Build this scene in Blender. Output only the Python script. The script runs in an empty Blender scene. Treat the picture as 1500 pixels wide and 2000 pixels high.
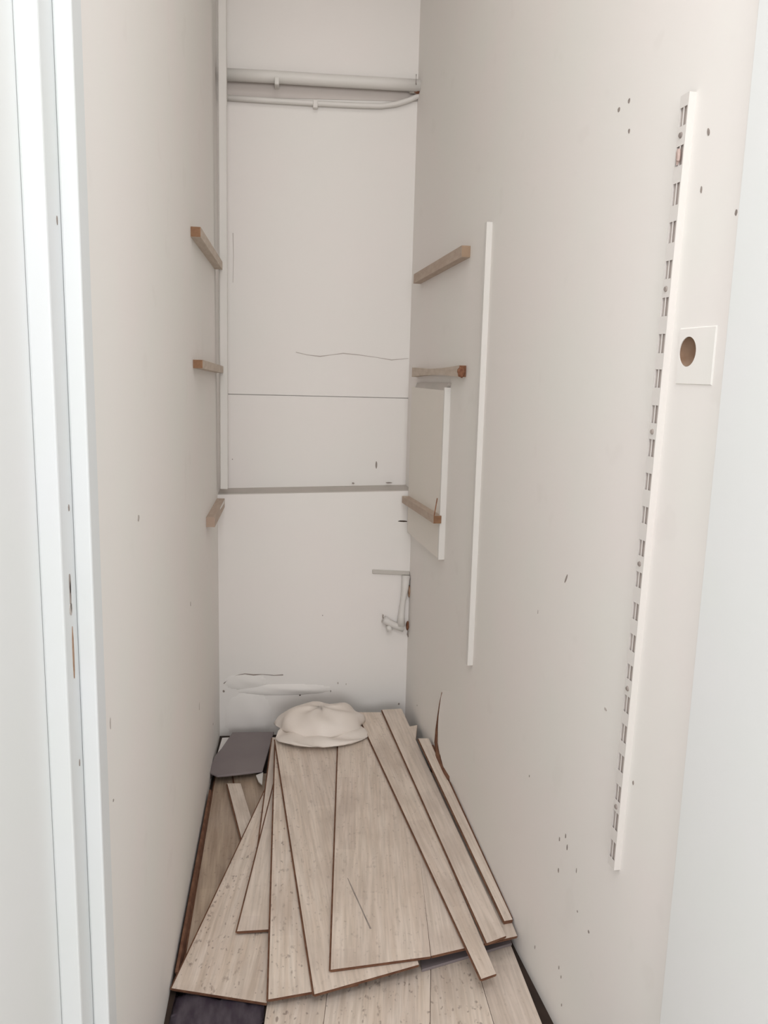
import bpy, bmesh, math, random
from mathutils import Vector, Matrix
random.seed(7)
C = bpy.context.scene
# ------------------------------------------------------------------ camera
FPX, PIT, YAW, ROL = 1571.2, 0.17266, 0.11148, 0.02651
H = 1.45
fw = Vector((math.sin(YAW)*math.cos(PIT), math.cos(YAW)*math.cos(PIT), -math.sin(PIT)))
rt0 = Vector((math.cos(YAW), -math.sin(YAW), 0)); up0 = rt0.cross(fw)
rt = rt0*math.cos(ROL) + up0*math.sin(ROL); upv = -rt0*math.sin(ROL) + up0*math.cos(ROL)
cam_d = bpy.data.cameras.new('camera'); cam = bpy.data.objects.new('camera', cam_d)
C.collection.objects.link(cam); C.camera = cam
M4 = Matrix((rt, upv, -fw)).transposed().to_4x4(); M4.translation = (0, 0, H); cam.matrix_world = M4
cam_d.sensor_fit = 'HORIZONTAL'; cam_d.sensor_width = 36; cam_d.lens = 36*FPX/1500; cam_d.clip_start = .01
# ------------------------------------------------------------------ world, lights, exposure
w = bpy.data.worlds.new('world'); C.world = w; w.use_nodes = True
w.node_tree.nodes['Background'].inputs[0].default_value = (0.97, 0.985, 1.0, 1)
w.node_tree.nodes['Background'].inputs[1].default_value = 0.84
def area(name, loc, size, power, col, target, sy=None):
    d = bpy.data.lights.new(name, 'AREA'); d.energy = power; d.color = col; d.size = size
    if sy: d.shape = 'RECTANGLE'; d.size_y = sy
    o = bpy.data.objects.new(name, d); C.collection.objects.link(o); o.location = loc
    o.rotation_euler = (Vector(target)-Vector(loc)).to_track_quat('-Z', 'Y').to_euler(); return o
area('assumed_hall_light', (0.25, -6.0, 1.9), 3.0, 130, (1.0, 0.985, 0.975), (0.1, 3.0, 1.4), 2.4)  # bare area lamp added behind the camera for assumed hall daylight, no window built
area('added_closet_fill', (0.13, 1.45, 3.6),   .5, 5.0, (1.0, 0.985, 0.975), (0.13, 1.46, 0), .4)  # unseen overhead fill, added to lift the closet interior
area('added_hall_top_fill', (0.15, 0.1, 2.7), 1.0, 16, (1.0, 0.985, 0.975), (0.15, 0.6, 0), .8)  # fill added above the doorway to brighten planks and near walls
area('added_hall_side_fill', (-1.2, -0.6, 1.7), 1.2, 16, (0.97, 0.985, 1.0), (0.6, 2, 1), 1.8)  # cool fill added from the left of the hall, no window modelled
C.view_settings.view_transform = 'Standard'; C.view_settings.look = 'None'
C.view_settings.exposure = 0.03; C.view_settings.gamma = 1; C.view_settings.use_curve_mapping = False

# ------------------------------------------------------------------ helpers
def ray(px, py): return fw*FPX + rt*(px-750) - upv*(py-1000)
EYE = Vector((0, 0, H))
def on_plane(px, py, p, n):
    d = ray(px, py); n = Vector(n); t = (Vector(p)-EYE).dot(n)/d.dot(n); return EYE + d*t
SL = 0.02
def on_pile(px, py, z0, s=SL): return on_plane(px, py, (0, 1.6, z0), (0, -s, 1))
def on_y(px, py, y): return on_plane(px, py, (0, y, 0), (0, 1, 0))
RA, RB = Vector((.592, 1.55, 0)), Vector((.451, 3.06, 0))
RD = (RB-RA).normalized(); RN = Vector((RD.y, -RD.x, 0))        # outward normal of the right wall
if RN.x < 0: RN = -RN
LA, LB = Vector((-.284, 1.6, 0)), Vector((-.293, 3.05, 0))
LD = (LB-LA).normalized(); LN = Vector((-abs(LD.y), LD.x, 0)); LN = Vector((-LD.y, LD.x, 0))
if LN.x > 0: LN = -LN
def on_r(px, py, off=0): return on_plane(px, py, RA - RN*off, RN)
def on_l(px, py, off=0): return on_plane(px, py, LA - LN*off, LN)
def r_at(y, off=0, z=0): p = RA + RD*((y-RA.y)/RD.y) - RN*off; return Vector((p.x, p.y, z))
def l_at(y, off=0, z=0): p = LA + LD*((y-LA.y)/LD.y) - LN*off; return Vector((p.x, p.y, z))

def nm(col_nodes=None): pass
def mat(name, col, rough=.6, var=None, vscale=4.0, bump=0.0, bscale=60, spots=0.0, spotcol=(.2,.15,.1), spotscale=25, spotth=.72, stretch=(1,1,1)):
    m = bpy.data.materials.new(name); m.use_nodes = True; nt = m.node_tree; N = nt.nodes; L = nt.links
    b = N['Principled BSDF']; b.inputs['Roughness'].default_value = rough
    b.inputs['Base Color'].default_value = (*col, 1)
    tc = N.new('ShaderNodeTexCoord'); mp = N.new('ShaderNodeMapping'); L.new(tc.outputs['Object'], mp.inputs[0]); mp.inputs['Scale'].default_value = stretch
    out = None
    if var:
        n = N.new('ShaderNodeTexNoise'); n.inputs['Scale'].default_value = vscale; n.inputs['Detail'].default_value = 3; L.new(mp.outputs[0], n.inputs['Vector'])
        r = N.new('ShaderNodeValToRGB'); r.color_ramp.elements[0].position = .35; r.color_ramp.elements[1].position = .65
        r.color_ramp.elements[0].color = (*col, 1); r.color_ramp.elements[1].color = (*var, 1); L.new(n.outputs[0], r.inputs[0]); out = r.outputs[0]
    if spots:
        n = N.new('ShaderNodeTexNoise'); n.inputs['Scale'].default_value = spotscale; n.inputs['Detail'].default_value = 2; L.new(mp.outputs[0], n.inputs['Vector'])
        r = N.new('ShaderNodeValToRGB'); r.color_ramp.elements[0].position = spotth; r.color_ramp.elements[1].position = spotth+.06
        r.color_ramp.elements[0].color = (0,0,0,1); r.color_ramp.elements[1].color = (spots,)*3+(1,); L.new(n.outputs[0], r.inputs[0])
        x = N.new('ShaderNodeMix'); x.data_type = 'RGBA'; L.new(r.outputs[0], x.inputs[0])
        if out: L.new(out, x.inputs[6])
        else: x.inputs[6].default_value = (*col, 1)
        x.inputs[7].default_value = (*spotcol, 1); out = x.outputs[2]
    if out: L.new(out, b.inputs['Base Color'])
    if bump:
        n = N.new('ShaderNodeTexNoise'); n.inputs['Scale'].default_value = bscale; n.inputs['Detail'].default_value = 4; L.new(mp.outputs[0], n.inputs['Vector'])
        u = N.new('ShaderNodeBump'); u.inputs['Strength'].default_value = bump; u.inputs['Distance'].default_value = .004; L.new(n.outputs[0], u.inputs['Height']); L.new(u.outputs[0], b.inputs['Normal'])
    return m
PW = (.72, .665, .625)
m_wall = mat('painted plaster', (.865, .82, .79), .75, (.85, .83, .79), 3.2, .12, 14, spots=.05, spotcol=(.5,.45,.4), spotscale=9, spotth=.66)
m_back = mat('painted back wall', (.83, .805, .775), .7, (.84, .80, .775), 3.0, .15, 10)
m_trim = mat('white gloss trim', (.73, .75, .76), .4, (.72, .745, .74), 5, .05, 30)
m_trim_lit = mat('white lining lit tone', (.85, .86, .86), .5, (.84, .86, .85), 5)  # same frame white, raised so the linings look more brightly lit
m_rail = mat('white painted metal', (.74, .70, .67), .5, (.73, .70, .665), 10)
m_stripw = mat('white painted strip', (.74, .71, .68), .5, (.72, .70, .665), 8)
m_shell = mat('grey ledge and lip', (.55, .50, .465), .7, (.50, .47, .43), 9)
m_bat = mat('bare pine batten', (.46, .35, .28), .7, (.52, .42, .34), 18, .2, 80, stretch=(4, 1, 4))
m_bat2 = mat('pale pine batten', (.60, .51, .43), .7, (.52, .43, .35), 18, .2, 80, stretch=(4, 1, 4))
m_end = mat('cut batten end', (.21, .105, .055), .8, (.28, .15, .08), 60)
m_rust = mat('rust', (.16, .055, .025), .8, (.28, .13, .07), 80, .4, 200)
m_hole = mat('dark hole', (.045, .028, .02), .95)
m_grime = mat('grey grime', (.26, .22, .20), .85, (.36, .31, .28), 50)
m_crack = mat('hairline crack', (.50, .45, .42), .9)
m_brick = mat('exposed brown plaster', (.30, .17, .10), .95, (.40, .27, .19), 50, .5, 90)
m_foam = mat('dark grey underlay foam', (.21, .175, .18), .55, (.23, .195, .195), 8, .1, 50)
m_film = mat('dark violet plastic underlay', (.10, .075, .105), .35, (.19, .16, .19), 14, .6, 22, stretch=(3, 1, 1))
m_sack = mat('white sack', (.78, .70, .63), .55, (.82, .75, .69), 6, .25, 20)
m_floor = mat('dark brown subfloor', (.022, .011, .007), .8, (.04, .022, .014), 10, .3, 30)
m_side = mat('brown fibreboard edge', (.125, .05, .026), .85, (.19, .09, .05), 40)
m_card = mat('cardboard brown', (.22, .13, .08), .85, (.32, .22, .155), 20, .3, 60)

def plank_mat(name, c1, c2, dirt):
    m = bpy.data.materials.new(name); m.use_nodes = True; nt = m.node_tree; N = nt.nodes; L = nt.links; b = N['Principled BSDF']
    b.inputs['Roughness'].default_value = .5
    tc = N.new('ShaderNodeTexCoord'); oi = N.new('ShaderNodeObjectInfo')
    add = N.new('ShaderNodeVectorMath'); add.operation = 'MULTIPLY_ADD'; L.new(oi.outputs['Random'], add.inputs[0]); add.inputs[1].default_value = (37, 91, 13); L.new(tc.outputs['Object'], add.inputs[2])
    def noise(sc, det, stretch, off=0):
        mp = N.new('ShaderNodeMapping'); mp.inputs['Scale'].default_value = stretch; mp.inputs['Location'].default_value = (off,)*3; L.new(add.outputs[0], mp.inputs[0])
        n = N.new('ShaderNodeTexNoise'); n.inputs['Scale'].default_value = sc; n.inputs['Detail'].default_value = det; L.new(mp.outputs[0], n.inputs['Vector']); return n.outputs[0]
    def ramp(src, p0, p1, a, z):
        r = N.new('ShaderNodeValToRGB'); r.color_ramp.elements[0].position = p0; r.color_ramp.elements[1].position = p1
        r.color_ramp.elements[0].color = (*a, 1); r.color_ramp.elements[1].color = (*z, 1); L.new(src, r.inputs[0]); return r.outputs[0]
    def mix(f, a, z, mode='MIX', fac=None):
        x = N.new('ShaderNodeMix'); x.data_type = 'RGBA'; x.blend_type = mode
        if fac is None: L.new(f, x.inputs[0])
        else: x.inputs[0].default_value = fac
        if isinstance(a, tuple): x.inputs[6].default_value = (*a, 1)
        else: L.new(a, x.inputs[6])
        if isinstance(z, tuple): x.inputs[7].default_value = (*z, 1)
        else: L.new(z, x.inputs[7])
        return x.outputs[2]
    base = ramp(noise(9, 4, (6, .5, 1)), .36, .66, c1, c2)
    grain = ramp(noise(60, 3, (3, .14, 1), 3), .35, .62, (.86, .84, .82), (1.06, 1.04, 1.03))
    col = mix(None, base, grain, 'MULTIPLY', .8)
    # three-strip print: tone steps along the plank
    bt = N.new('ShaderNodeTexBrick'); mpb = N.new('ShaderNodeMapping'); mpb.inputs['Rotation'].default_value = (0, 0, math.pi/2); L.new(add.outputs[0], mpb.inputs[0]); L.new(mpb.outputs[0], bt.inputs['Vector'])
    bt.inputs['Scale'].default_value = 1; bt.inputs['Brick Width'].default_value = .38; bt.inputs['Row Height'].default_value = .0815; bt.inputs['Mortar Size'].default_value = 0
    bt.inputs['Color1'].default_value = (.95, .93, .92, 1); bt.inputs['Color2'].default_value = (1.03, 1.02, 1.0, 1)
    col = mix(None, col, bt.outputs[0], 'MULTIPLY', 1.0)
    sp = ramp(noise(48, 3, (1.5, .8, 1), 9), .62, .74, (0, 0, 0), (dirt,)*3); col = mix(sp, col, (.22, .15, .12))
    sp2 = ramp(noise(95, 1, (1.2, .7, 1), 5), .66, .74, (0, 0, 0), (dirt,)*3); col = mix(sp2, col, (.17, .115, .095))
    sp3 = ramp(noise(5, 4, (1.5, 1, 1), 15), .48, .72, (0, 0, 0), (.45,)*3); col = mix(sp3, col, (.44, .35, .29))
    L.new(col, b.inputs['Base Color'])
    bp = N.new('ShaderNodeBump'); bp.inputs['Strength'].default_value = .15; bp.inputs['Distance'].default_value = .001; L.new(grain, bp.inputs['Height']); L.new(bp.outputs[0], b.inputs['Normal'])
    return m
m_oak = plank_mat('washed oak laminate', (.67, .575, .495), (.75, .665, .59), .25)
m_oak_pale = plank_mat('pale clean laminate', (.68, .595, .52), (.74, .66, .59), .12)
m_oak_dirty = plank_mat('dusty oak laminate', (.66, .56, .475), (.78, .70, .625), .55)
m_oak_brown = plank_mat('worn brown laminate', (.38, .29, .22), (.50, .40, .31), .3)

def obj(name, bm, m, parent=None, smooth=False):
    me = bpy.data.meshes.new(name); bm.normal_update(); bm.to_mesh(me); bm.free()
    ms = m if isinstance(m, (list, tuple)) else [m]
    for q in ms: me.materials.append(q)
    if smooth:
        for p in me.polygons: p.use_smooth = True
    o = bpy.data.objects.new(name, me); C.collection.objects.link(o)
    if parent: o.parent = parent
    return o
def centre(o):                                  # put a mesh object's origin in the middle of its mesh
    me = o.data; c = sum((v.co for v in me.vertices), Vector())/len(me.vertices)
    me.transform(Matrix.Translation(-c)); o.location = o.location + c; return o
def tag(o, label=None, cat=None, group=None, kind=None):
    for k, v in (('label', label), ('category', cat), ('group', group), ('kind', kind)):
        if v: o[k] = v
    return o
def thing(name, loc, label, cat, group=None):
    o = bpy.data.objects.new(name, None); o.empty_display_size = .05; C.collection.objects.link(o); o.location = loc
    return tag(o, label, cat, group)
def adopt(root, *parts):
    for p in parts: p.parent = root; p.location = p.location - root.location
def hexa(bm, lo, hi):
    """lo, hi: four bottom and four top points in the same order"""
    a = [bm.verts.new(p) for p in lo]; b = [bm.verts.new(p) for p in hi]; n = len(a)
    fs = [bm.faces.new(a[::-1]), bm.faces.new(b)]
    for i in range(n): fs.append(bm.faces.new((a[i], a[(i+1) % n], b[(i+1) % n], b[i])))
    bmesh.ops.recalc_face_normals(bm, faces=fs); return fs
def box(bm, x0, x1, y0, y1, z0, z1):
    return hexa(bm, [(x0,y0,z0),(x1,y0,z0),(x1,y1,z0),(x0,y1,z0)], [(x0,y0,z1),(x1,y0,z1),(x1,y1,z1),(x0,y1,z1)])
def bevel(bm, w=.001, seg=1):
    bmesh.ops.bevel(bm, geom=list(bm.edges), offset=w, segments=seg, affect='EDGES', profile=.5)
def tube(bm, pts, r, seg=12, cap=True):
    pts = [Vector(p) for p in pts]; rings = []
    for i, p in enumerate(pts):
        t = (pts[min(i+1, len(pts)-1)] - pts[max(i-1, 0)]).normalized()
        a = t.orthogonal().normalized() if abs(t.z) > .9 else t.cross(Vector((0,0,1))).normalized(); b = t.cross(a)
        rr = r[i] if isinstance(r, (list, tuple)) else r
        rings.append([bm.verts.new(p + (a*math.cos(2*math.pi*k/seg) + b*math.sin(2*math.pi*k/seg))*rr) for k in range(seg)])
    for A, B in zip(rings, rings[1:]):
        for k in range(seg): bm.faces.new((A[k], A[(k+1)%seg], B[(k+1)%seg], B[k]))
    if cap: bm.faces.new(rings[0][::-1]); bm.faces.new(rings[-1])
    bmesh.ops.recalc_face_normals(bm, faces=bm.faces)
def blob(bm, c, rad, seed, u=12, v=8, amp=.25):
    rnd = random.Random(seed)
    r = bmesh.ops.create_uvsphere(bm, u_segments=u, v_segments=v, radius=1)
    for q in r['verts']:
        k = 1 + rnd.uniform(-amp, amp); q.co = Vector(c) + Vector((q.co.x*rad[0]*k, q.co.y*rad[1]*k, q.co.z*rad[2]*k))

# ------------------------------------------------------------------ the setting
YB, YU, ZL, ZC = 3.06, 3.18, 0.985, 3.7
YF = 1.12                                           # where closet walls meet the door frame
def slab_y(name, m, a0, a1, nrm, t=.06, z0=0, z1=ZC):
    bm = bmesh.new(); o = nrm*t
    hexa(bm, [a0+Vector((0,0,z0)), a1+Vector((0,0,z0)), a1+o+Vector((0,0,z0)), a0+o+Vector((0,0,z0))],
             [a0+Vector((0,0,z1)), a1+Vector((0,0,z1)), a1+o+Vector((0,0,z1)), a0+o+Vector((0,0,z1))])
    return tag(obj(name, bm, m), kind='structure')
bm = bmesh.new(); box(bm, -1.6, 1.9, -3.6, .95, -.06, .004)
tag(obj('floor', bm, mat('pale hall floor', (.62, .55, .48), .5, (.56, .49, .42), 6)), kind='structure')
bm = bmesh.new(); box(bm, -.8, 1.1, .95, 3.4, -.06, 0); floor = tag(obj('floor', bm, m_floor), kind='structure')
bm = bmesh.new(); box(bm, -.42, .72, 1.0, 3.4, ZC, ZC+.06); tag(obj('ceiling', bm, m_wall), kind='structure')
wl = slab_y('wall_left', m_wall, l_at(YF), l_at(YU+.06), LN)
wr = slab_y('wall_right', m_wall, r_at(YF), r_at(YU+.06), RN)
# back wall: lower boxed-out part, ledge, recessed upper boards
bm = bmesh.new(); hexa(bm, [(-.36,YB,0),(.50,YB,0),(.50,YU+.06,0),(-.36,YU+.06,0)], [(-.36,YB,ZL-.013),(.50,YB,ZL+.013),(.50,YU+.06,ZL+.013),(-.36,YU+.06,ZL-.013)])
back = tag(obj('wall_back', bm, m_back), kind='structure')
bm = bmesh.new(); zt = on_y(600, 773, YU).z
box(bm, -.36, .50, YU, YU+.05, ZL-.012, zt-.002); q = obj('lower_board', bm, m_back, back)
bm = bmesh.new(); box(bm, -.36, .50, YU-.0015, YU+.05, zt+.001, ZC); box(bm, -.36, .50, YU+.012, YU+.05, zt-.01, zt+.01); q = obj('upper_board', bm, m_back, back)
bm = bmesh.new(); hexa(bm, [(-.36,YB+.001,ZL-.015),(.50,YB+.001,ZL+.011),(.50,YU,ZL+.011),(-.36,YU,ZL-.015)],
                       [(-.36,YB+.003,ZL-.010),(.50,YB+.003,ZL+.016),(.50,YU,ZL+.021),(-.36,YU,ZL-.005)])
obj('ledge', bm, [m_shell], back)['label'] = 'grey ledge between the upper and lower back wall'  # ledge coloured a darker grey than the wall boards
# white trim post in the rear left corner
p0 = on_y(434, 0, YB-.012); p1 = on_y(438, 955, YB-.012); bm = bmesh.new()
def quad_at(p, hx, y0, y1): return [(p.x-hx, y0, p.z), (p.x+hx, y0, p.z), (p.x+hx, y1, p.z), (p.x-hx, y1, p.z)]
d = (p0-p1)/(p0.z-p1.z); ptop = p1 + d*(ZC-p1.z)
hexa(bm, quad_at(p1, .014, YB-.02, YB+.004), quad_at(ptop, .014, YB-.02, YB+.004)); bevel(bm, .002)
tag(obj('trim_3', bm, m_stripw), kind='structure')
# door frame, left: stepped profile seen from the doorway
def prism_xy(name, pts, z0, z1, m, parent=None, bev=.0015):
    bm = bmesh.new(); hexa(bm, [(x, y, z0) for x, y in pts], [(x, y, z1) for x, y in pts])
    if bev: bevel(bm, bev, 2)
    return obj(name, bm, m, parent)
tl = thing('trim_1', (-.33, 1.0, 0), None, None); tl['kind'] = 'structure'
for nme, pts in (('lining', [(-.46,.60),(-.311,.60),(-.311,1.10),(-.46,1.10)]),
                 ('inner_lining', [(-.311,.997),(-.284,.997),(-.284,1.12),(-.311,1.12)]),
                 ('door_stop', [(-.284,1.052),(-.262,1.052),(-.262,1.10),(-.284,1.10)])):
    o = prism_xy(nme, [(x+.33, y-1.0) for x, y in pts], 0, 2.75, m_trim_lit if nme == 'lining' else m_trim, tl, .003); o.parent = tl
tr = thing('trim_2', (.65, 1.0, 0), None, None); tr['kind'] = 'structure'
for nme, pts in (('lining', [(.611,.60),(.76,.60),(.76,1.12),(.611,1.12)]),
                 ):
    prism_xy(nme, [(x-.65, y-1.0) for x, y in pts], 0, 2.75, m_trim_lit, tr, .003)
bm = bmesh.new(); box(bm, -.46, .76, .60, 1.12, 2.75, 2.79); tag(obj('trim_4', bm, m_trim), kind='structure')
bm = bmesh.new(); box(bm, -.46, .76, .75, 1.12, 2.79, ZC+.06); box(bm, -1.6, -.46, .75, 1.0, 0, ZC+.06); box(bm, .76, 1.9, .75, 1.0, 0, ZC+.06)
tag(obj('wall_front', bm, m_wall), kind='structure')

# hole through the right wall (cut with a cylinder) + socket patch
hc = on_r(1345, 687)
rotR = RN.to_track_quat('Z', 'Y').to_matrix().to_4x4()
bm = bmesh.new(); bmesh.ops.create_cone(bm, cap_ends=True, segments=32, radius1=.0236, radius2=.0236, depth=.09, matrix=Matrix.Translation(hc)@rotR)
cut = obj('cutter', bm, m_hole)
md = wr.modifiers.new('cut', 'BOOLEAN'); md.object = cut; md.operation = 'DIFFERENCE'; md.solver = 'EXACT'
dg = bpy.context.evaluated_depsgraph_get(); dg.update()
nme = bpy.data.meshes.new_from_object(wr.evaluated_get(dg)); wr.modifiers.clear(); wr.data = nme; bpy.data.objects.remove(cut)
# ------------------------------------------------------------------ marks helper: thin chips lying on a plane
def chip(parent, name, m, c, n, w, h, ang=0, seed=0, t=.0008):
    """irregular flat chip, w along horizontal, h vertical, on the surface with outward normal n"""
    n = Vector(n).normalized(); u = Vector((0,0,1)).cross(n).normalized(); v = n.cross(u)
    rnd = random.Random(seed); bm = bmesh.new(); k = 9; ca, sa = math.cos(ang), math.sin(ang); pts = []
    for i in range(k):
        a = 2*math.pi*i/k; r = rnd.uniform(.72, 1.0); x, y = math.cos(a)*w/2*r, math.sin(a)*h/2*r
        pts.append(c + u*(x*ca-y*sa) + v*(x*sa+y*ca))
    hexa(bm, [p - n*.002 for p in pts], [p + n*t for p in pts])
    return obj(name, bm, m, parent)
S = 0
for px, py, w, h, kind in ((1229,197,.009,.011,'screw_hole'),(1209,214,.009,.012,'screw_hole'),(1229,256,.008,.011,'screw_hole'),
    (1384,257,.008,.016,'screw_hole'),(1370,371,.005,.014,'screw_hole'),(1438,415,.006,.012,'screw_hole'),(1237,1529,.006,.012,'screw_hole'),
    (1093,1639,.005,.014,'paint_chip'),(1105,1633,.005,.015,'paint_chip'),(1108,1655,.005,.02,'paint_chip'),(1091,1700,.006,.015,'paint_chip'),
    (1126,1700,.003,.015,'paint_chip'),(1034,1516,.004,.008,'paint_chip'),(1150,1820,.008,.008,'paint_chip'),(1128,1780,.005,.006,'paint_chip'),
    (1045,1850,.004,.014,'paint_chip'),(1092,1890,.004,.013,'paint_chip'),(1096,1908,.004,.011,'paint_chip'),(1097,1963,.004,.010,'paint_chip'),
    (1106,1130,.006,.03,'scuff_mark'),(1051,1195,.004,.014,'scuff_mark'),(1183,1385,.012,.008,'scuff_mark'),
    (815,1378,.004,.008,'paint_chip')):
    S += 1; big = kind == 'screw_hole'
    chip(wr, kind, m_grime if kind != 'scuff_mark' else m_crack if px != 1106 else m_grime, on_r(px, py), -RN, w*1.0, h*.85, .35 if px == 1384 else (-.5 if px == 1106 else 0), S)
for px, py, w, h, kind in ((270,1012,.012,.014,'scuff_mark'),(215,1413,.004,.02,'scuff_mark'),(221,1563,.004,.005,'paint_chip'),(372,1180,.004,.014,'paint_chip'),
    (389,1380,.006,.03,'scuff_mark'),(416,1414,.008,.008,'paint_chip'),(202,1603,.012,.03,'paint_chip')):
    S += 1; chip(wl, kind, m_crack if kind == 'scuff_mark' else m_grime, on_l(px, py), -LN, w*1.5, h, 0, S)
for px, py, w, h, yy, m in ((735,908,.010,.035,YU,m_grime),(787,1018,.045,.007,YB,m_hole),(586,1357,.008,.010,YB,m_hole),(646,1350,.004,.010,YB,m_grime),
    (630,1202,.004,.005,YB,m_grime),(779,1375,.008,.01,YB,m_grime),(437,1350,.010,.012,YB,m_grime),(472,1345,.004,.022,YB,m_grime),(676,1336,.004,.01,YB,m_crack),(660,1334,.006,.012,YB,m_crack),
    (690,944,.012,.008,YU-.02,m_grime),(760,943,.03,.006,YU-.02,m_grime),(454,897,.004,.006,YU,m_grime)):
    S += 1; c = on_y(px, py, yy-(.0015 if yy == YU and py < 770 else 0))
    chip(back, 'scuff_mark' if m is not m_hole else 'screw_hole', m, c, (0,-1,0), w, h, 0, S)
def crack(px_pts, yy, r=.0016, m=m_crack):
    bm = bmesh.new(); pts = [on_y(x, y, yy) for x, y in px_pts]; tube(bm, pts, [r*(.5+random.random()) for _ in pts], 6); obj('crack', bm, m, back)
crack([(578,688),(600,693),(625,696),(648,693),(670,690),(700,693),(735,698),(765,703),(798,700)], YU-.0015, .0018)
crack([(437,1335),(447,1326),(462,1319),(478,1316),(495,1318),(512,1317),(535,1319),(553,1318)], YB, .0022, m_grime)
crack([(455,455),(456,500),(455,552)], YU-.0015, .0009)
crack([(560,1405),(556,1396),(557,1390)], YB, .0012, m_grime)
# hump of bulging plaster at the foot of the back wall
def hump(name, c, w, h, d, m, rim=0.0):
    bm = bmesh.new(); n = 16; g = []
    for j in range(n+1):
        row = []
        for i in range(n+1):
            u, v = i/n*2-1, j/n*2-1; r = min(1, math.hypot(u, v*1.0)); k = (1-r*r)**1.5 if r < 1 else 0
            k += .25*k*math.sin(u*5+v*3)
            row.append(bm.verts.new((c.x+u*w/2, c.y-d*k+.003*(1 if r >= 1 else -.2), c.z+v*h/2)))
        g.append(row)
    for j in range(n):
        for i in range(n): bm.faces.new((g[j][i], g[j][i+1], g[j+1][i+1], g[j+1][i]))
    return obj(name, bm, m, back, True)
hump('plaster_bulge', on_y(556, 1347, YB), .40, .05, .007, m_back)
hump('plaster_bulge', on_y(486, 1400, YB), .20, .22, .009, m_back)
hump('plaster_bulge', on_y(480, 1332, YB), .18, .07, .005, m_back)

# chips on the left door frame
def on_x(px, py, x): return on_plane(px, py, (x,0,0), (1,0,0))
for px, py, w, h, m in ((143,1282,.007,.085,m_brick),(136,1140,.008,.035,m_grime),(137,1165,.006,.045,m_grime),(138,1190,.014,.02,m_crack),(134,992,.005,.010,m_grime),(111,430,.005,.012,m_grime),(155,1490,.004,.012,m_grime)):
    S += 1; c = on_x(px, py, -.284) - tl.location; o = chip(tl, 'paint_chip', m, c, (1,0,0), w, h, 0, S)

# ------------------------------------------------------------------ right wall: socket patch with brown hole
root = thing('blanking_plate', hc, 'white square plate around a round brown hole, beside the slotted shelf upright', 'plate')
def P3(s, z, off): return RD*s - RN*off + Vector((0,0,z))           # local to hc: s along wall (away from camera), z up, off into the room
bm = bmesh.new(); n = 32; R0 = .0235
ring = lambda off, r: [bm.verts.new(P3(math.cos(2*math.pi*k/n)*r, math.sin(2*math.pi*k/n)*r, off)) for k in range(n)]
def sq(off, s0, s1, z0, z1):
    out = []
    for k in range(n):
        a = 2*math.pi*k/n; cx, cz = math.cos(a), math.sin(a)
        tx = (s1 if cx > 0 else s0)/cx if abs(cx) > 1e-6 else 9; tz = (z1 if cz > 0 else z0)/cz if abs(cz) > 1e-6 else 9
        t = min(abs(tx), abs(tz)); out.append([cx*t, cz*t])
    for cs in (s0, s1):
        for cz in (z0, z1): i = min(range(n), key=lambda i: math.hypot(out[i][0]-cs, out[i][1]-cz)); out[i] = [cs, cz]
    return [bm.verts.new(P3(a, b, off)) for a, b in out]
a, b, c_, d_ = ring(.0022, R0), sq(.0022, -.07, .026, -.05, .036), sq(-.0005, -.072, .028, -.052, .038), ring(-.001, R0)
for A, B in ((a, b), (b, c_), (d_, a)):
    for k in range(n): bm.faces.new((A[k], A[(k+1)%n], B[(k+1)%n], B[k]))
bmesh.ops.recalc_face_normals(bm, faces=bm.faces)
obj('plate_face', bm, m_wall, root)
bm = bmesh.new(); rs = [[bm.verts.new(P3(math.cos(2*math.pi*k/n)*r, math.sin(2*math.pi*k/n)*r, off)) for k in range(n)] for off, r in ((.001,.0232),(-.006,.0228),(-.013,.018),(-.016,.009))]
for A, B in zip(rs, rs[1:]):
    for k in range(n): bm.faces.new((A[k], A[(k+1)%n], B[(k+1)%n], B[k]))
bm.faces.new(rs[-1]); obj('hole_lining', bm, m_card, root, True)['label'] = 'brown lining of the round hole'
bm = bmesh.new(); blob(bm, P3(-.008, .012, -.014), (.006,.007,.009), 3); obj('rusty_screw', bm, m_rust, root, True)

# ------------------------------------------------------------------ shelf uprights on the right wall
def upright(top_px, bot_px, off, wd, label, slots=None, name='shelf_upright', m=m_rail):
    """near front corner runs between the two pixels on the wall plane offset into the room"""
    A, B = on_r(*bot_px, off), on_r(*top_px, off); root = thing(name, A + RN*off, label, 'shelf upright')
    L = (B-A).length; ax = (B-A).normalized()
    T = lambda s, z, o: ax*z + RD*s - RN*o                         # origin at near corner on the wall
    bm = bmesh.new(); t = .0012
    zs = [0]; ss = [0, wd*.10, wd*.47, wd*.54, wd*.92, wd]
    if slots:
        for z0, z1 in slots: zs += [z0, z1]
    zs.append(L); V = [[bm.verts.new(T(s, z, off)) for s in ss] for z in zs]
    for j in range(len(zs)-1):
        for i in range(5):
            if slots and j % 2 == 1 and i in (1, 3): continue
            bm.faces.new((V[j][i], V[j][i+1], V[j+1][i+1], V[j+1][i]))
    for s, i in ((0, 0), (wd, 5)):
        q = [bm.verts.new(T(s, z, 0)) for z in (0, L)]
        for j in range(len(zs)-1): pass
        col = [V[j][i] for j in range(len(zs))]
        bm.faces.new([q[0]] + col + [q[1]])
    bmesh.ops.recalc_face_normals(bm, faces=bm.faces)
    r = bmesh.ops.solidify(bm, geom=list(bm.faces), thickness=t)
    obj('channel', bm, m, root)
    return root, T, L
zt_, zb_ = (1347, 178), (1199, 1700)
Abot, Btop = on_r(*zb_, .013), on_r(*zt_, .013)
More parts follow.
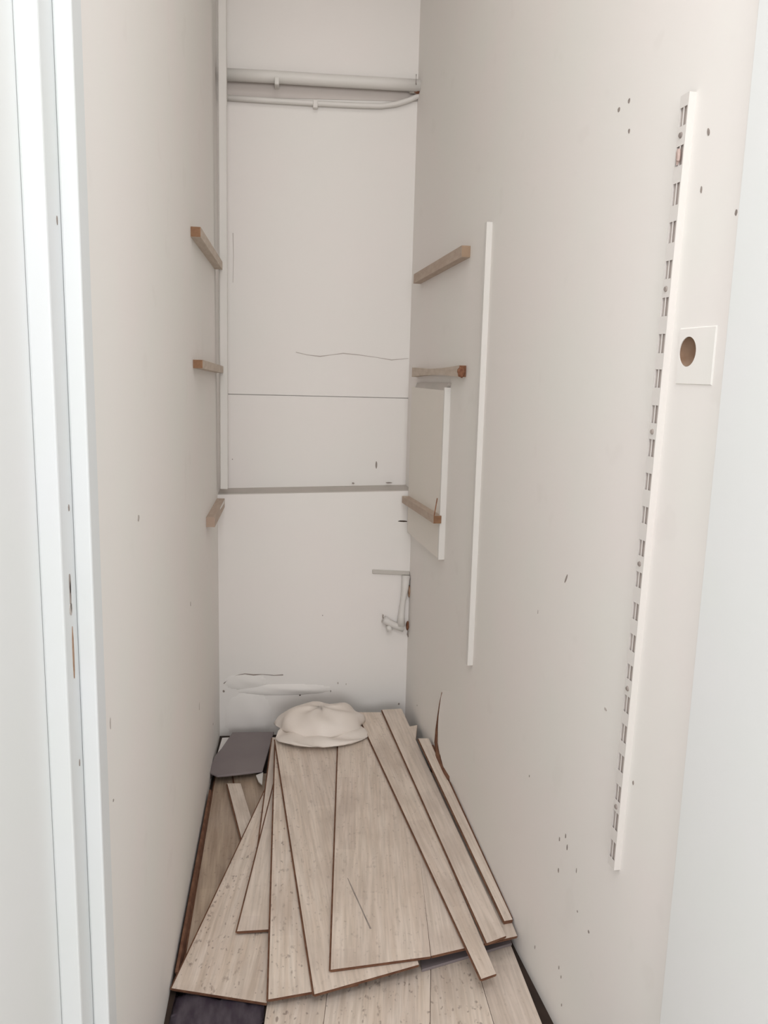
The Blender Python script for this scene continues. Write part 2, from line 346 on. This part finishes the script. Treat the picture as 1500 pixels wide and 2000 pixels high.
def zpos(py):                                                     # height along the rail seen at image row py
    f = (py-zt_[1])/(zb_[1]-zt_[1]); p = on_r(zt_[0]+f*(zb_[0]-zt_[0]), py, .013); return (p-Abot).dot((Btop-Abot).normalized())
sl = [(201,239),(278,318),(352,396),(428,470),(505,541),(578,615),(650,688),(720,756),(791,826),(858,892),(925,958),(991,1024),(1057,1088),(1120,1150),
      (1181,1214),(1243,1276),(1303,1332),(1364,1397),(1421,1455),(1480,1513),(1540,1571),(1593,1627),(1650,1684)]
zz = sorted((zpos(b), zpos(a)) for a, b in sl)
root, T, L = upright(zt_, zb_, .012, .025, 'long white slotted shelf upright near the doorway on the right wall', zz)
bm = bmesh.new(); hexa(bm, [T(.002,0,.007),T(.0235,0,.007),T(.0235,0,.0085),T(.002,0,.0085)], [T(.002,L,.007),T(.0235,L,.007),T(.0235,L,.0085),T(.002,L,.0085)])
m_slot = mat('grey slot interior', (.46, .40, .37), .8); obj('channel_back', bm, m_slot, root)
for py in (257, 561, 843, 1104, 1350, 1583):
    bm = bmesh.new(); c = T(.0135, zpos(py), .013)
    bmesh.ops.create_cone(bm, cap_ends=True, segments=14, radius1=.0052, radius2=.0035, depth=.003, matrix=Matrix.Translation(c)@(-RN).to_track_quat('Z','Y').to_matrix().to_4x4())
    obj('screw', bm, m_grime, root)
bm = bmesh.new(); blob(bm, T(.012, zpos(300), .0135), (.004,.005,.012), 4, 8, 6); obj('rust_spot', bm, mat('faint rust', (.50,.38,.34), .9), root)
upright((951,433), (913,1300), .016, .018, 'thin plain white vertical rail in the middle of the right wall', None, 'wall_rail', m_stripw)
# ------------------------------------------------------------------ white board on the right wall
A, B = on_r(868,1093,.0), on_r(881,757,.0)
root = thing('wall_board', A, 'cream board on the right wall with a bright white near edge', 'board')
bm = bmesh.new(); yn = (A.y+B.y)/2
far = YB-.01; zt2, zb2 = B.z, A.z
P = lambda y, off, z: r_at(y, off, z) - root.location
hexa(bm, [P(yn+.012,0,zb2),P(far,0,zb2),P(far,.018,zb2),P(yn+.012,.018,zb2)], [P(yn+.012,0,zt2-.01),P(far,0,zt2-.01),P(far,.018,zt2-.01),P(yn+.012,.018,zt2-.01)])
obj('panel', bm, mat('cream board', (.83, .78, .72), .6, (.82, .78, .715), 5), root)
bm = bmesh.new()
hexa(bm, [P(yn,0,zb2-.001),P(yn+.012,0,zb2-.001),P(yn+.012,.021,zb2-.001),P(yn,.021,zb2-.001)], [P(yn,0,zt2),P(yn+.012,0,zt2),P(yn+.012,.021,zt2),P(yn,.021,zt2)]); bevel(bm, .001)
obj('edge_strip', bm, m_stripw, root)['label'] = 'bright white edging strip'
bm = bmesh.new()
hexa(bm, [P(yn+.02,0,zt2-.01),P(far-.05,0,zt2-.01),P(far-.05,.016,zt2-.01),P(yn+.02,.016,zt2-.01)], [P(yn+.0,0,zt2+.014),P(far-.05,0,zt2+.008),P(far-.05,.010,zt2+.008),P(yn+.0,.010,zt2+.014)])
obj('shade_lip', bm, m_shell, root)  # added lip, its grey stands for the band of shade above the board
# ------------------------------------------------------------------ shelf battens
def batten(side, yn, zn, zf, w, h, label, yfar=YB-.022, endm=m_end, body=m_bat, off=0.0, taper=None, name='shelf_batten'):
    at = l_at if side == 'l' else r_at
    root = thing(name, at(yn, off, zn), label, 'batten', None)
    n = 7; secs = []
    for i in range(n):
        t = i/(n-1); y = yn + (yfar-yn)*t; z = zn + (zf-zn)*t; k = 1.0 if not taper else taper(t)
        hh = h*k/2; secs.append([at(y, off, z-hh), at(y, off+w, z-hh), at(y, off+w, z+hh), at(y, off, z+hh)])
    bm = bmesh.new(); vs = [[bm.verts.new(p-root.location) for p in s] for s in secs]
    for A, B in zip(vs, vs[1:]):
        for k in range(4): bm.faces.new((A[k], A[(k+1)%4], B[(k+1)%4], B[k]))
    bm.faces.new(vs[0]); bm.faces.new(vs[-1]); bmesh.ops.recalc_face_normals(bm, faces=bm.faces)
    o = obj('bar', bm, body, root)
    bm = bmesh.new(); s = secs[0]; c = sum(s, Vector())/4; e = [c+(p-c)*.96-root.location for p in s]; back_ = Vector((0,-.0015,0))
    hexa(bm, [p+back_*-1 for p in e], [p+back_ for p in e]); obj('cut_end', bm, endm, root)['label'] = 'darker cut end'
    return root
zl = lambda px, py: on_l(px, py, .03).z
yl1 = on_l(392, 455, .027).y; yl2 = on_l(396, 711, .027).y; yl3 = on_l(419, 1025, .027).y
mid = lambda side, px, py, off: (on_l if side == 'l' else on_r)(px, py, off)
ef = lambda py, px: on_y(px, py, YB-.022).z
b1 = batten('l', yl1, mid('l',384,455,.014).z, ef(519,436), .027, .027, 'pine shelf batten, topmost of the three on the left wall, brown cut end', body=m_bat2)
b2 = batten('l', yl2, mid('l',388,711,.014).z, ef(722,438), .027, .024, 'pale shelf batten, middle of the three on the left wall, dark brown end', body=m_bat2)
b3 = batten('l', yl3, mid('l',411,1020,.014).z, ef(982,437), .028, .033, 'shelf batten splashed with white paint, lowest on the left wall', endm=mat('tan end', (.42,.31,.24), .8), body=m_bat)
bm = bmesh.new()
p = lambda y, off, z: l_at(y, off, z) - b3.location
yy = YB-.022; zz3 = ef(982,437)
hexa(bm, [p(yy-.20,.0272,zz3-.004),p(yy-.02,.0272,zz3-.012),p(yy-.02,.0285,zz3+.010),p(yy-.16,.0285,zz3+.013)], [p(yy-.20,.012,zz3+.0142),p(yy-.02,.008,zz3+.0142),p(yy-.02,.0285,zz3+.0142),p(yy-.20,.0285,zz3+.0142)])
obj('paint_splash', bm, m_stripw, b3)['label'] = 'white paint splash'
yr1 = on_r(901, 492, .027).y; yr2 = on_r(893, 725, .027).y; yr3 = on_r(846, 1012, .045).y
c1 = batten('r', yr1, mid('r',909,492,.012).z, ef(545,808), .027, .033, 'bare pine shelf batten, topmost of the three on the right wall', endm=mat('pine end', (.36,.25,.17), .8), body=m_bat)
c2 = batten('r', yr2, mid('r',897,725,.012).z, ef(727,805), .022, .028, 'pale shelf batten with rusty splintered ends, middle on the right wall', body=m_bat2, endm=m_rust, taper=lambda t: .75+.5*abs(2*t-1)**2)
for k, (y, dz) in enumerate(((yr2-.004, 0), (YB-.03, .006), (YB-.035, -.011))):
    bm = bmesh.new(); c = r_at(y, .016, 1.455+dz) - c2.location; r = (.012,.006,.017) if k == 0 else (.006,.006,.006)
    blob(bm, c, r, 20+k, 12, 8, .12); obj('rusty_bolt', bm, m_rust, c2, True)
c3 = batten('r', yr3, mid('r',851,1012,.03).z, ef(975,797), .027, .026, 'brown shelf batten, lowest on the right wall, with a rusty nail', off=.018, body=m_bat)
bm = bmesh.new(); q0 = on_r(848, 1008, .045)-c3.location; q1 = on_r(854, 973, .035)-c3.location; tube(bm, [q0, (q0+q1)/2, q1], .0018, 8); obj('nail', bm, m_rust, c3)

# ------------------------------------------------------------------ pipes under the top of the back wall
yp = YU-.03
root = thing('heating_pipe', on_y(442, 147, yp), 'thick white painted pipe running across the top of the back wall', 'pipe')
pts = [on_y(x, y, yp) - root.location for x, y in ((430,145),(530,150),(640,157),(730,162),(832,168))]
bm = bmesh.new(); tube(bm, pts, .021, 20); obj('pipe_run', bm, m_stripw, root, True)
c = on_y(541, 162, yp) - root.location; bm = bmesh.new(); box(bm, c.x-.008, c.x+.008, -.029, .03, c.z-.014, c.z+.012); bevel(bm, .003, 2); obj('pipe_clip', bm, m_stripw, root)
yp2 = YU-.014
root = thing('thin_pipe', on_y(442, 191, yp2), 'thin white pipe below the thick pipe, bending up at its right end', 'pipe')
pts = [on_y(x, y, yp2) - root.location for x, y in ((430,190),(520,196),(620,202),(700,206),(745,207),(775,203),(800,195),(818,187),(832,180))]
bm = bmesh.new(); tube(bm, pts, .0095, 14); obj('pipe_run', bm, m_stripw, root, True)
for px, py in ((616,203),(822,202)):
    c = on_y(px, py, yp2) - root.location; bm = bmesh.new(); box(bm, c.x-.009, c.x+.009, -.012, .014, c.z-.016, c.z+.012); bevel(bm, .003, 2); obj('pipe_clip', bm, m_stripw, root)
root = thing('pipe_stub', on_y(816, 178, YU-.02), 'rusty pipe stub with a thin wire at the upper right corner of the back wall', 'pipe')
bm = bmesh.new(); c = Vector((0, 0, 0)); blob(bm, c, (.018,.015,.010), 5, 12, 8, .15); obj('rusty_end', bm, m_rust, root, True)
bm = bmesh.new(); tube(bm, [c+Vector((-.03,.005,0)), c+Vector((-.004,0,0))], .009, 12); obj('stub_pipe', bm, m_shell, root, True)
bm = bmesh.new(); q = on_y(813, 145, YU-.058)-root.location; tube(bm, [c+Vector((-.004,-.005,.004)), Vector((q.x,q.y,q.z-.03)), q], .0016, 6); obj('wire', bm, m_grime, root)
# grey strip between the two pipes, its tone painted in for their shadow
a, b = on_y(443, 172, YU), on_y(815, 188, YU); bm = bmesh.new()
hexa(bm, [(a.x,YU-.004,a.z-.03),(b.x,YU-.004,b.z-.02),(b.x,YU+.01,b.z-.02),(a.x,YU+.01,a.z-.03)], [(a.x,YU-.004,a.z+.055),(b.x,YU-.004,b.z+.05),(b.x,YU+.01,b.z+.05),(a.x,YU+.01,a.z+.055)])
obj('pipe_shade', bm, mat('pipe shade grey', (.60,.55,.52), .75), back)

# ------------------------------------------------------------------ painted pipe remains low on the back wall
root = thing('broken_pipe_bracket', on_y(792, 1215, YB), 'broken white pipe elbow with peeling plaster, low in the right rear corner', 'pipe')
L0 = root.location
def yb(px, py, o=0): return on_y(px, py, YB-o) - L0
bm = bmesh.new(); tube(bm, [yb(793,1124,.012), yb(791,1150,.016), yb(787,1175,.014), yb(784,1200,.016), yb(783,1222,.018)], [.017,.014,.011,.013,.017], 10); obj('vertical_pipe', bm, m_stripw, root, True)
bm = bmesh.new(); tube(bm, [yb(788,1226,.014), yb(772,1222,.016), yb(760,1216,.02), yb(750,1210,.024)], [.017,.014,.013,.016], 10); obj('elbow_arm', bm, m_stripw, root, True)
bm = bmesh.new(); tube(bm, [yb(758,1222,.02), yb(762,1232,.026)], [.010,.012], 8); obj('elbow_foot', bm, m_stripw, root, True)
bm = bmesh.new(); blob(bm, yb(748,1204,.03), (.0025,.006,.009), 8, 8, 6); obj('slot_mark', bm, m_grime, root, True)
for px, py, r in ((800,1155,(.007,.010,.024)),(796,1222,(.006,.012,.018)),(783,1188,(.003,.014,.018)),(797,1238,(.004,.008,.012)),(799,1130,(.005,.01,.008))):
    bm = bmesh.new(); blob(bm, yb(px, py, .010), r, px, 10, 8, .2); obj('rust_patch', bm, m_rust if px in (796,) else m_brick if px in (800,) else m_grime, root, True)
bm = bmesh.new(); a, b = on_y(727, 1112, YB), on_y(800, 1117, YB)
hexa(bm, [(a.x,YB-.008,a.z-.016),(b.x,YB-.008,b.z-.012),(b.x,YB+.004,b.z-.012),(a.x,YB+.004,a.z-.016)], [(a.x,YB-.008,a.z),(b.x,YB-.008,b.z+.003),(b.x,YB+.004,b.z+.003),(a.x,YB+.004,a.z)])
bevel(bm, .002); o = obj('bracket_bar', bm, mat('grey filler', (.56,.53,.49), .7), None); adopt(root, o)

# ------------------------------------------------------------------ peeling plaster in the right rear corner
root = thing('plaster_flap', r_at(2.82, 0, 0), 'peeling plaster flap with a brown split at the foot of the right wall', 'plaster')
L0 = root.location
bm = bmesh.new(); g = []; NR, NC = 14, 8
for jj in range(NR+1):
    v = jj/NR; py = 1345 + 190*v; x0 = 864 - 12*math.sin(v*2.6) + 24*v**3; row = []
    for i in range(NC+1):
        u = i/NC; hh = .007*math.sin(math.pi*v)**.7*((1-u)**2)*(1+.3*math.sin(v*9+u*4)) if 0 < v < 1 else 0
        p = on_r(x0 + 46*u, py, hh + .0004 - .0014*(u > .95 or v in (0, 1))); row.append(bm.verts.new(p-L0))
    g.append(row)
for A, B in zip(g, g[1:]):
    for k in range(NC): bm.faces.new((A[k], A[k+1], B[k+1], B[k]))
bmesh.ops.recalc_face_normals(bm, faces=bm.faces); obj('flap', bm, m_wall, root, True)
bm = bmesh.new(); pts = [on_r(x, y, .003)-L0 for x, y in ((863,1352),(859,1375),(856,1400),(853,1425),(852,1450),(856,1475),(866,1500),(878,1521))]
tube(bm, pts, [.001,.003,.004,.005,.007,.010,.012,.008], 8); obj('split', bm, m_side, root, True)

for px, py, w, h in ((874,1508,.028,.035),(866,1488,.014,.03)):
    S += 1; chip(root, 'split', m_hole if px == 874 else m_brick, on_r(px, py) - L0, -RN, w*2, h, -.4, S)
# ------------------------------------------------------------------ planks
GRP = 'loose laminate planks in the pile'
def plank(px4, z0, m, label, th=.0072, s=SL, mind=None, name='laminate_plank', group=GRP, tongue=.0045):
    """px4: front-left, front-right, back-right, back-left corners seen in the photograph, on the pile's layer z0"""
    P = [on_pile(x, y, z0, s) for x, y in px4]
    c = sum(P, Vector())/4; dirv = ((P[3]+P[2])/2 - (P[0]+P[1])/2); ang = math.atan2(-dirv.x, dirv.y)
    nrm = Vector((0, -s, 1)).normalized(); ydir = (dirv - nrm*dirv.dot(nrm)).normalized(); xdir = ydir.cross(nrm).normalized()
    Mx = Matrix((xdir, ydir, nrm)).transposed().to_4x4(); Mx.translation = c; inv = Mx.inverted()
    q = [inv@p for p in P]; bm = bmesh.new()
    top = [Vector((p.x, p.y, 0)) for p in q]; ct = sum(top, Vector())/4
    # wear layer, thin core step (the click profile) and the core below
    def inset(pts, d): return [p + Vector((d if p.x < ct.x else -d, 0, 0)) for p in pts]
    dz = lambda pts, z: [Vector((p.x, p.y, z)) for p in pts]
    fs = hexa(bm, dz(top, -.0022), dz(top, 0))
    for f in fs: f.material_index = 1
    for f in fs:
        if f.normal.z > .9 or abs(f.calc_center_median().z) < 1e-5: f.material_index = 0
    o = obj(name, bm, [m, m_side]); o.matrix_world = Mx
    bm = bmesh.new(); tg = [p + Vector((-tongue if p.x < ct.x else .001, -.001 if p.y < ct.y else 0, 0)) for p in top]; hexa(bm, dz(inset(top, .0015), -th), dz(tg, -.0024))
    k = obj('core_board', bm, m_side, o)
    tag(o, label, 'plank', group)
    pass
    return o
# bottom row, running on under the camera
plank([(497,2130),(614,2140),(668,1700),(560,1700)], .008, m_oak_dirty, 'floor-level plank at the bottom edge, just right of the dark violet sheet', tongue=-.001, s=0)
plank([(615,2140),(838,2140),(843,1700),(669,1700)], .008, m_oak_dirty, 'wide speckled floor-level plank at the bottom edge, below the centre plank of the pile', tongue=-.001, s=0)
plank([(839,2140),(1005,2140),(888,1740),(844,1740)], .008, m_oak_dirty, 'speckled floor-level plank at the bottom edge, third from the left', tongue=-.001, s=0)
plank([(1006,2140),(1118,2150),(948,1720),(889,1740)], .008, m_oak_pale, 'floor-level plank at the bottom edge nearest the right wall', tongue=-.001, s=0)
# left side, bottom up
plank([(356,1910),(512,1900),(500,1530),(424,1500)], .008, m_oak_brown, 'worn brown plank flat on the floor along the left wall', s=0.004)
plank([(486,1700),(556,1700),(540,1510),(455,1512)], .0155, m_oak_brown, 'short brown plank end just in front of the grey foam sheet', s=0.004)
plank([(478,1662),(522,1700),(470,1530),(444,1530)], .0235, m_oak_pale, 'thin pale plank strip slanting over the brown planks at left', s=.004)
plank([(335,1930),(521,1959),(560,1500),(538,1500)], .0165, m_oak_dirty, 'broad dusty plank fanning out to the lower left corner of the pile', s=.035)
plank([(500,1690),(540,1690),(560,1440),(532,1440)], .0255, m_oak_pale, 'narrow pale plank sliver rising to the sack, left of the pile', s=.04)
plank([(463,1819),(560,1813),(560,1480),(548,1480)], .028, m_oak_pale, 'short clean plank with a square end lying on the broad dusty plank', s=.04)
plank([(524,1952),(700,1921),(640,1450),(538,1450)], .032, m_oak_dirty, 'streaky plank left of the centre with its left edge running straight to the viewer', s=.06)
plank([(614,1942),(818,1884),(690,1444),(537,1443)], .0405, m_oak, 'wide plank directly under the centre plank, showing along its left side', s=.06)
plank([(646,1894),(841,1868),(795,1440),(661,1440)], .049, m_oak, 'centre plank on top of the pile with a long grey scratch', s=.06)
plank([(842,1867),(1010,1828),(905,1560),(797,1470)], .048, m_oak_pale, 'plank right of the centre plank, crossed by the narrow slanting planks', tongue=-.001, s=.06)
plank([(1000,1880),(1062,1990),(950,1720),(925,1730)], .0165, m_oak_pale, 'thin plank edge sloping along the right wall at floor level', s=0, th=.006) if 0 else None
plank([(985,1799),(1001,1796),(837,1442),(817,1442)], .048, m_oak_pale, 'narrow plank strip along the right wall, beyond a brown gap', s=.11, th=.013)
plank([(940,1912),(969,1902),(751,1391),(697,1391)], .057, m_oak, 'long narrow plank slanting over the pile and overhanging its front', s=.06)
plank([(951,1842),(988,1828),(784,1384),(746,1386)], .0655, m_oak_pale, 'topmost long plank slanting on the right of the pile', s=.06)
plank([(872,1560),(905,1565),(883,1520),(858,1520)], .0505, m_oak_pale, 'small broken plank end against the right wall', s=.05, name='plank_offcut') if 0 else None
plank([(798,1446),(812,1444),(815,1416),(794,1420)], .075, m_oak_pale, 'small splintered plank offcut in the right rear corner', s=.05, name='plank_offcut', group=None)
# plank on its edge along the left wall
bm = bmesh.new(); a, b = on_l(346, 1870, .012), on_l(412, 1545, .012)
a.z = b.z = 0
hexa(bm, [a, a+Vector((.007,0,0)), b+Vector((.007,0,0)), b], [a+Vector((-.006,0,.019)), a+Vector((.001,0,.019)), b+Vector((.001,0,.036)), b+Vector((-.006,0,.036))])
o = centre(obj('laminate_plank', bm, m_side)); tag(o, 'brown plank standing on its edge tight against the left wall', 'plank', GRP)

bm = bmesh.new(); a, b, c0, c1 = r_at(1.82, .001), r_at(2.62, .001), r_at(1.82, .008), r_at(2.62, .008)  # brown strip added as the dark shadow gap between planks and wall
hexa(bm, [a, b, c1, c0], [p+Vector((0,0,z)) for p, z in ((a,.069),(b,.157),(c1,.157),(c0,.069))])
o = centre(obj('laminate_plank', bm, m_side)); tag(o, 'brown strip along the right wall, put in for the shaded gap', 'plank', GRP)
# scratch on the centre plank is a part of it
top = [o for o in C.objects if o.get('label', '').startswith('centre plank')][0]
bm = bmesh.new(); inv = top.matrix_world.inverted()
pts = [on_pile(x, y, .0492, .06) for x, y in ((679,1715),(690,1740),(703,1768),(715,1795),(724,1814))]
tube(bm, [inv@p for p in pts], [.0008,.0018,.0015,.0018,.0022], 6); obj('scratch', bm, m_grime, top)

# ------------------------------------------------------------------ underlay
def sheet(name, px, z, th, m, label, cat, droop=None, s=0.0):
    P = [on_pile(x, y, z, s) for x, y in px]; bm = bmesh.new()
    hexa(bm, [p-Vector((0,0,th)) for p in P], P); return bm
bm = sheet('', [(300,2130),(512,2130),(517,1945),(345,1935)], .006, .005, m_film, '', '')
P = [on_pile(x, y, .006, 0) for x, y in [(300,2130),(512,2130),(517,1945),(345,1935)]]
bm.free(); bm = bmesh.new(); n = 12; g = []; rnd = random.Random(3)
for j in range(n+1):
    row = []
    for i in range(n+1):
        u, v = i/n, j/n; p = (P[0]*(1-u)+P[1]*u)*(1-v) + (P[3]*(1-u)+P[2]*u)*v
        row.append(bm.verts.new(p + Vector((0,0, .0035*math.sin(u*17+v*9+rnd.random()) - .001))))
    g.append(row)
for j in range(n):
    for i in range(n): bm.faces.new((g[j][i], g[j][i+1], g[j+1][i+1], g[j+1][i]))
bmesh.ops.solidify(bm, geom=list(bm.faces), thickness=.002)
o = centre(obj('underlay_film', bm, m_film, None, True)); tag(o, 'dark violet crinkled plastic underlay at the lower left, in front of the broad plank', 'underlay')
def layer(px, z0, z1, m, name, label, cat='underlay'):
    P = [on_pile(x, y, z1, 0) for x, y in px]; bm = bmesh.new()
    hexa(bm, [Vector((p.x,p.y,z0)) for p in P], P); bevel(bm, .001); o = centre(obj(name, bm, m)); return tag(o, label, cat)
layer([(824,1894),(1000,1842),(950,1720),(800,1740)], .0085, .016, m_foam, 'underlay_strip', 'grey brown underlay strip peeking out under the front right of the pile')
# folded foam sheet in the rear left corner
Z = .050
top_px = [(407,1507),(424,1515),(440,1514),(485,1509),(513,1505),(524,1467),(535,1429),(454,1430),(432,1462),(420,1475)]
P = [on_pile(x, y, Z, 0) for x, y in top_px]; c = sum(P, Vector())/len(P)
root = thing('foam_sheet', (c.x, c.y, .03), 'dark grey folded foam sheet lying in the rear left corner', 'foam sheet')
bm = bmesh.new(); hexa(bm, [p-root.location-Vector((0,0,.007)) for p in P], [p-root.location for p in P]); bevel(bm, .0015); obj('top_fold', bm, m_foam, root)
bm = bmesh.new(); a, b, c2_, d2 = P[0], P[9], P[8], P[7]
lo = [Vector((p.x, p.y, .002)) for p in (a, b, c2_)]
hexa(bm, [a-root.location-Vector((0,0,.035)), c2_-root.location-Vector((0,0,.035)), c2_-root.location+Vector((.005,0,-.035)), a-root.location+Vector((.005,0,-.035))],
         [a-root.location-Vector((0,0,.006)), c2_-root.location-Vector((0,0,.006)), c2_-root.location+Vector((.005,0,-.006)), a-root.location+Vector((.005,0,-.006))]); obj('side_fold', bm, m_foam, root)
bm = bmesh.new(); Q = [on_pile(x, y, .04, 0) for x, y in ((500,1514),(514,1508),(512,1532),(505,1526))]
hexa(bm, [p-Vector((0,0,.004)) for p in Q], Q); o = centre(obj('paper_scrap', bm, m_stripw)); tag(o, 'small white paper scrap under the front edge of the grey foam sheet', 'paper')
bm = bmesh.new(); Q = [on_pile(x, y, .03, 0) for x, y in ((423,1478),(436,1466),(452,1440),(434,1441))]
hexa(bm, [p-Vector((0,0,.02)) for p in Q], Q); o = centre(obj('plaster_chunk', bm, m_back)); tag(o, 'small pale plaster chunk in the rear left corner, behind the grey foam sheet', 'plaster')

# ------------------------------------------------------------------ white sack on the far end of the pile
cL, cR = on_pile(538, 1448, .13, 0), on_pile(722, 1452, .13, 0)
cc = (cL+cR)/2 + Vector((0, .11, 0)); base = .130
root = thing('white_sack', (cc.x, cc.y, base), 'slumped off-white sack resting on the far end of the planks', 'sack')
W = (cR-cL).length/2
def sack(name, w, dpt, hgt, off, seed, m, lump=.05):
    bm = bmesh.new(); nu, nv = 40, 14; rnd = random.Random(seed); g = []
    ph = [rnd.uniform(0, 6) for _ in range(6)]
    for j in range(nv+1):
        v = j/nv; row = []
        for i in range(nu):
            a = 2*math.pi*i/nu; ca, sa = math.cos(a), math.sin(a)
            k = 1 + lump*(math.sin(3*a+ph[0]) + .7*math.sin(7*a+ph[1]+v*4) + .4*math.sin(11*a+ph[2]))
            rr = math.sin(math.pi*(.5*v+.5))**.55 if v < 1 else 0
            z = hgt*math.sin(math.pi/2*v)**1.1
            row.append(bm.verts.new((off[0]+w*k*rr*ca, off[1]+dpt*k*rr*sa, off[2]+z+.006*math.sin(5*a+ph[3]+v*6)*(v > 0))))
        g.append(row)
    for A, B in zip(g, g[1:]):
        for k in range(nu): bm.faces.new((A[k], A[(k+1)%nu], B[(k+1)%nu], B[k]))
    bm.faces.new(g[0][::-1]); bmesh.ops.remove_doubles(bm, verts=bm.verts, dist=.0004); bmesh.ops.recalc_face_normals(bm, faces=bm.faces)
    return obj(name, bm, m, root, True)
sack('sack_body', W*.97, .11, .068, (0, .03, .003), 2, m_sack)
sack('sack_hem', W*1.0, .11, .014, (.0, -.03, -.004), 9, m_sack, .03)
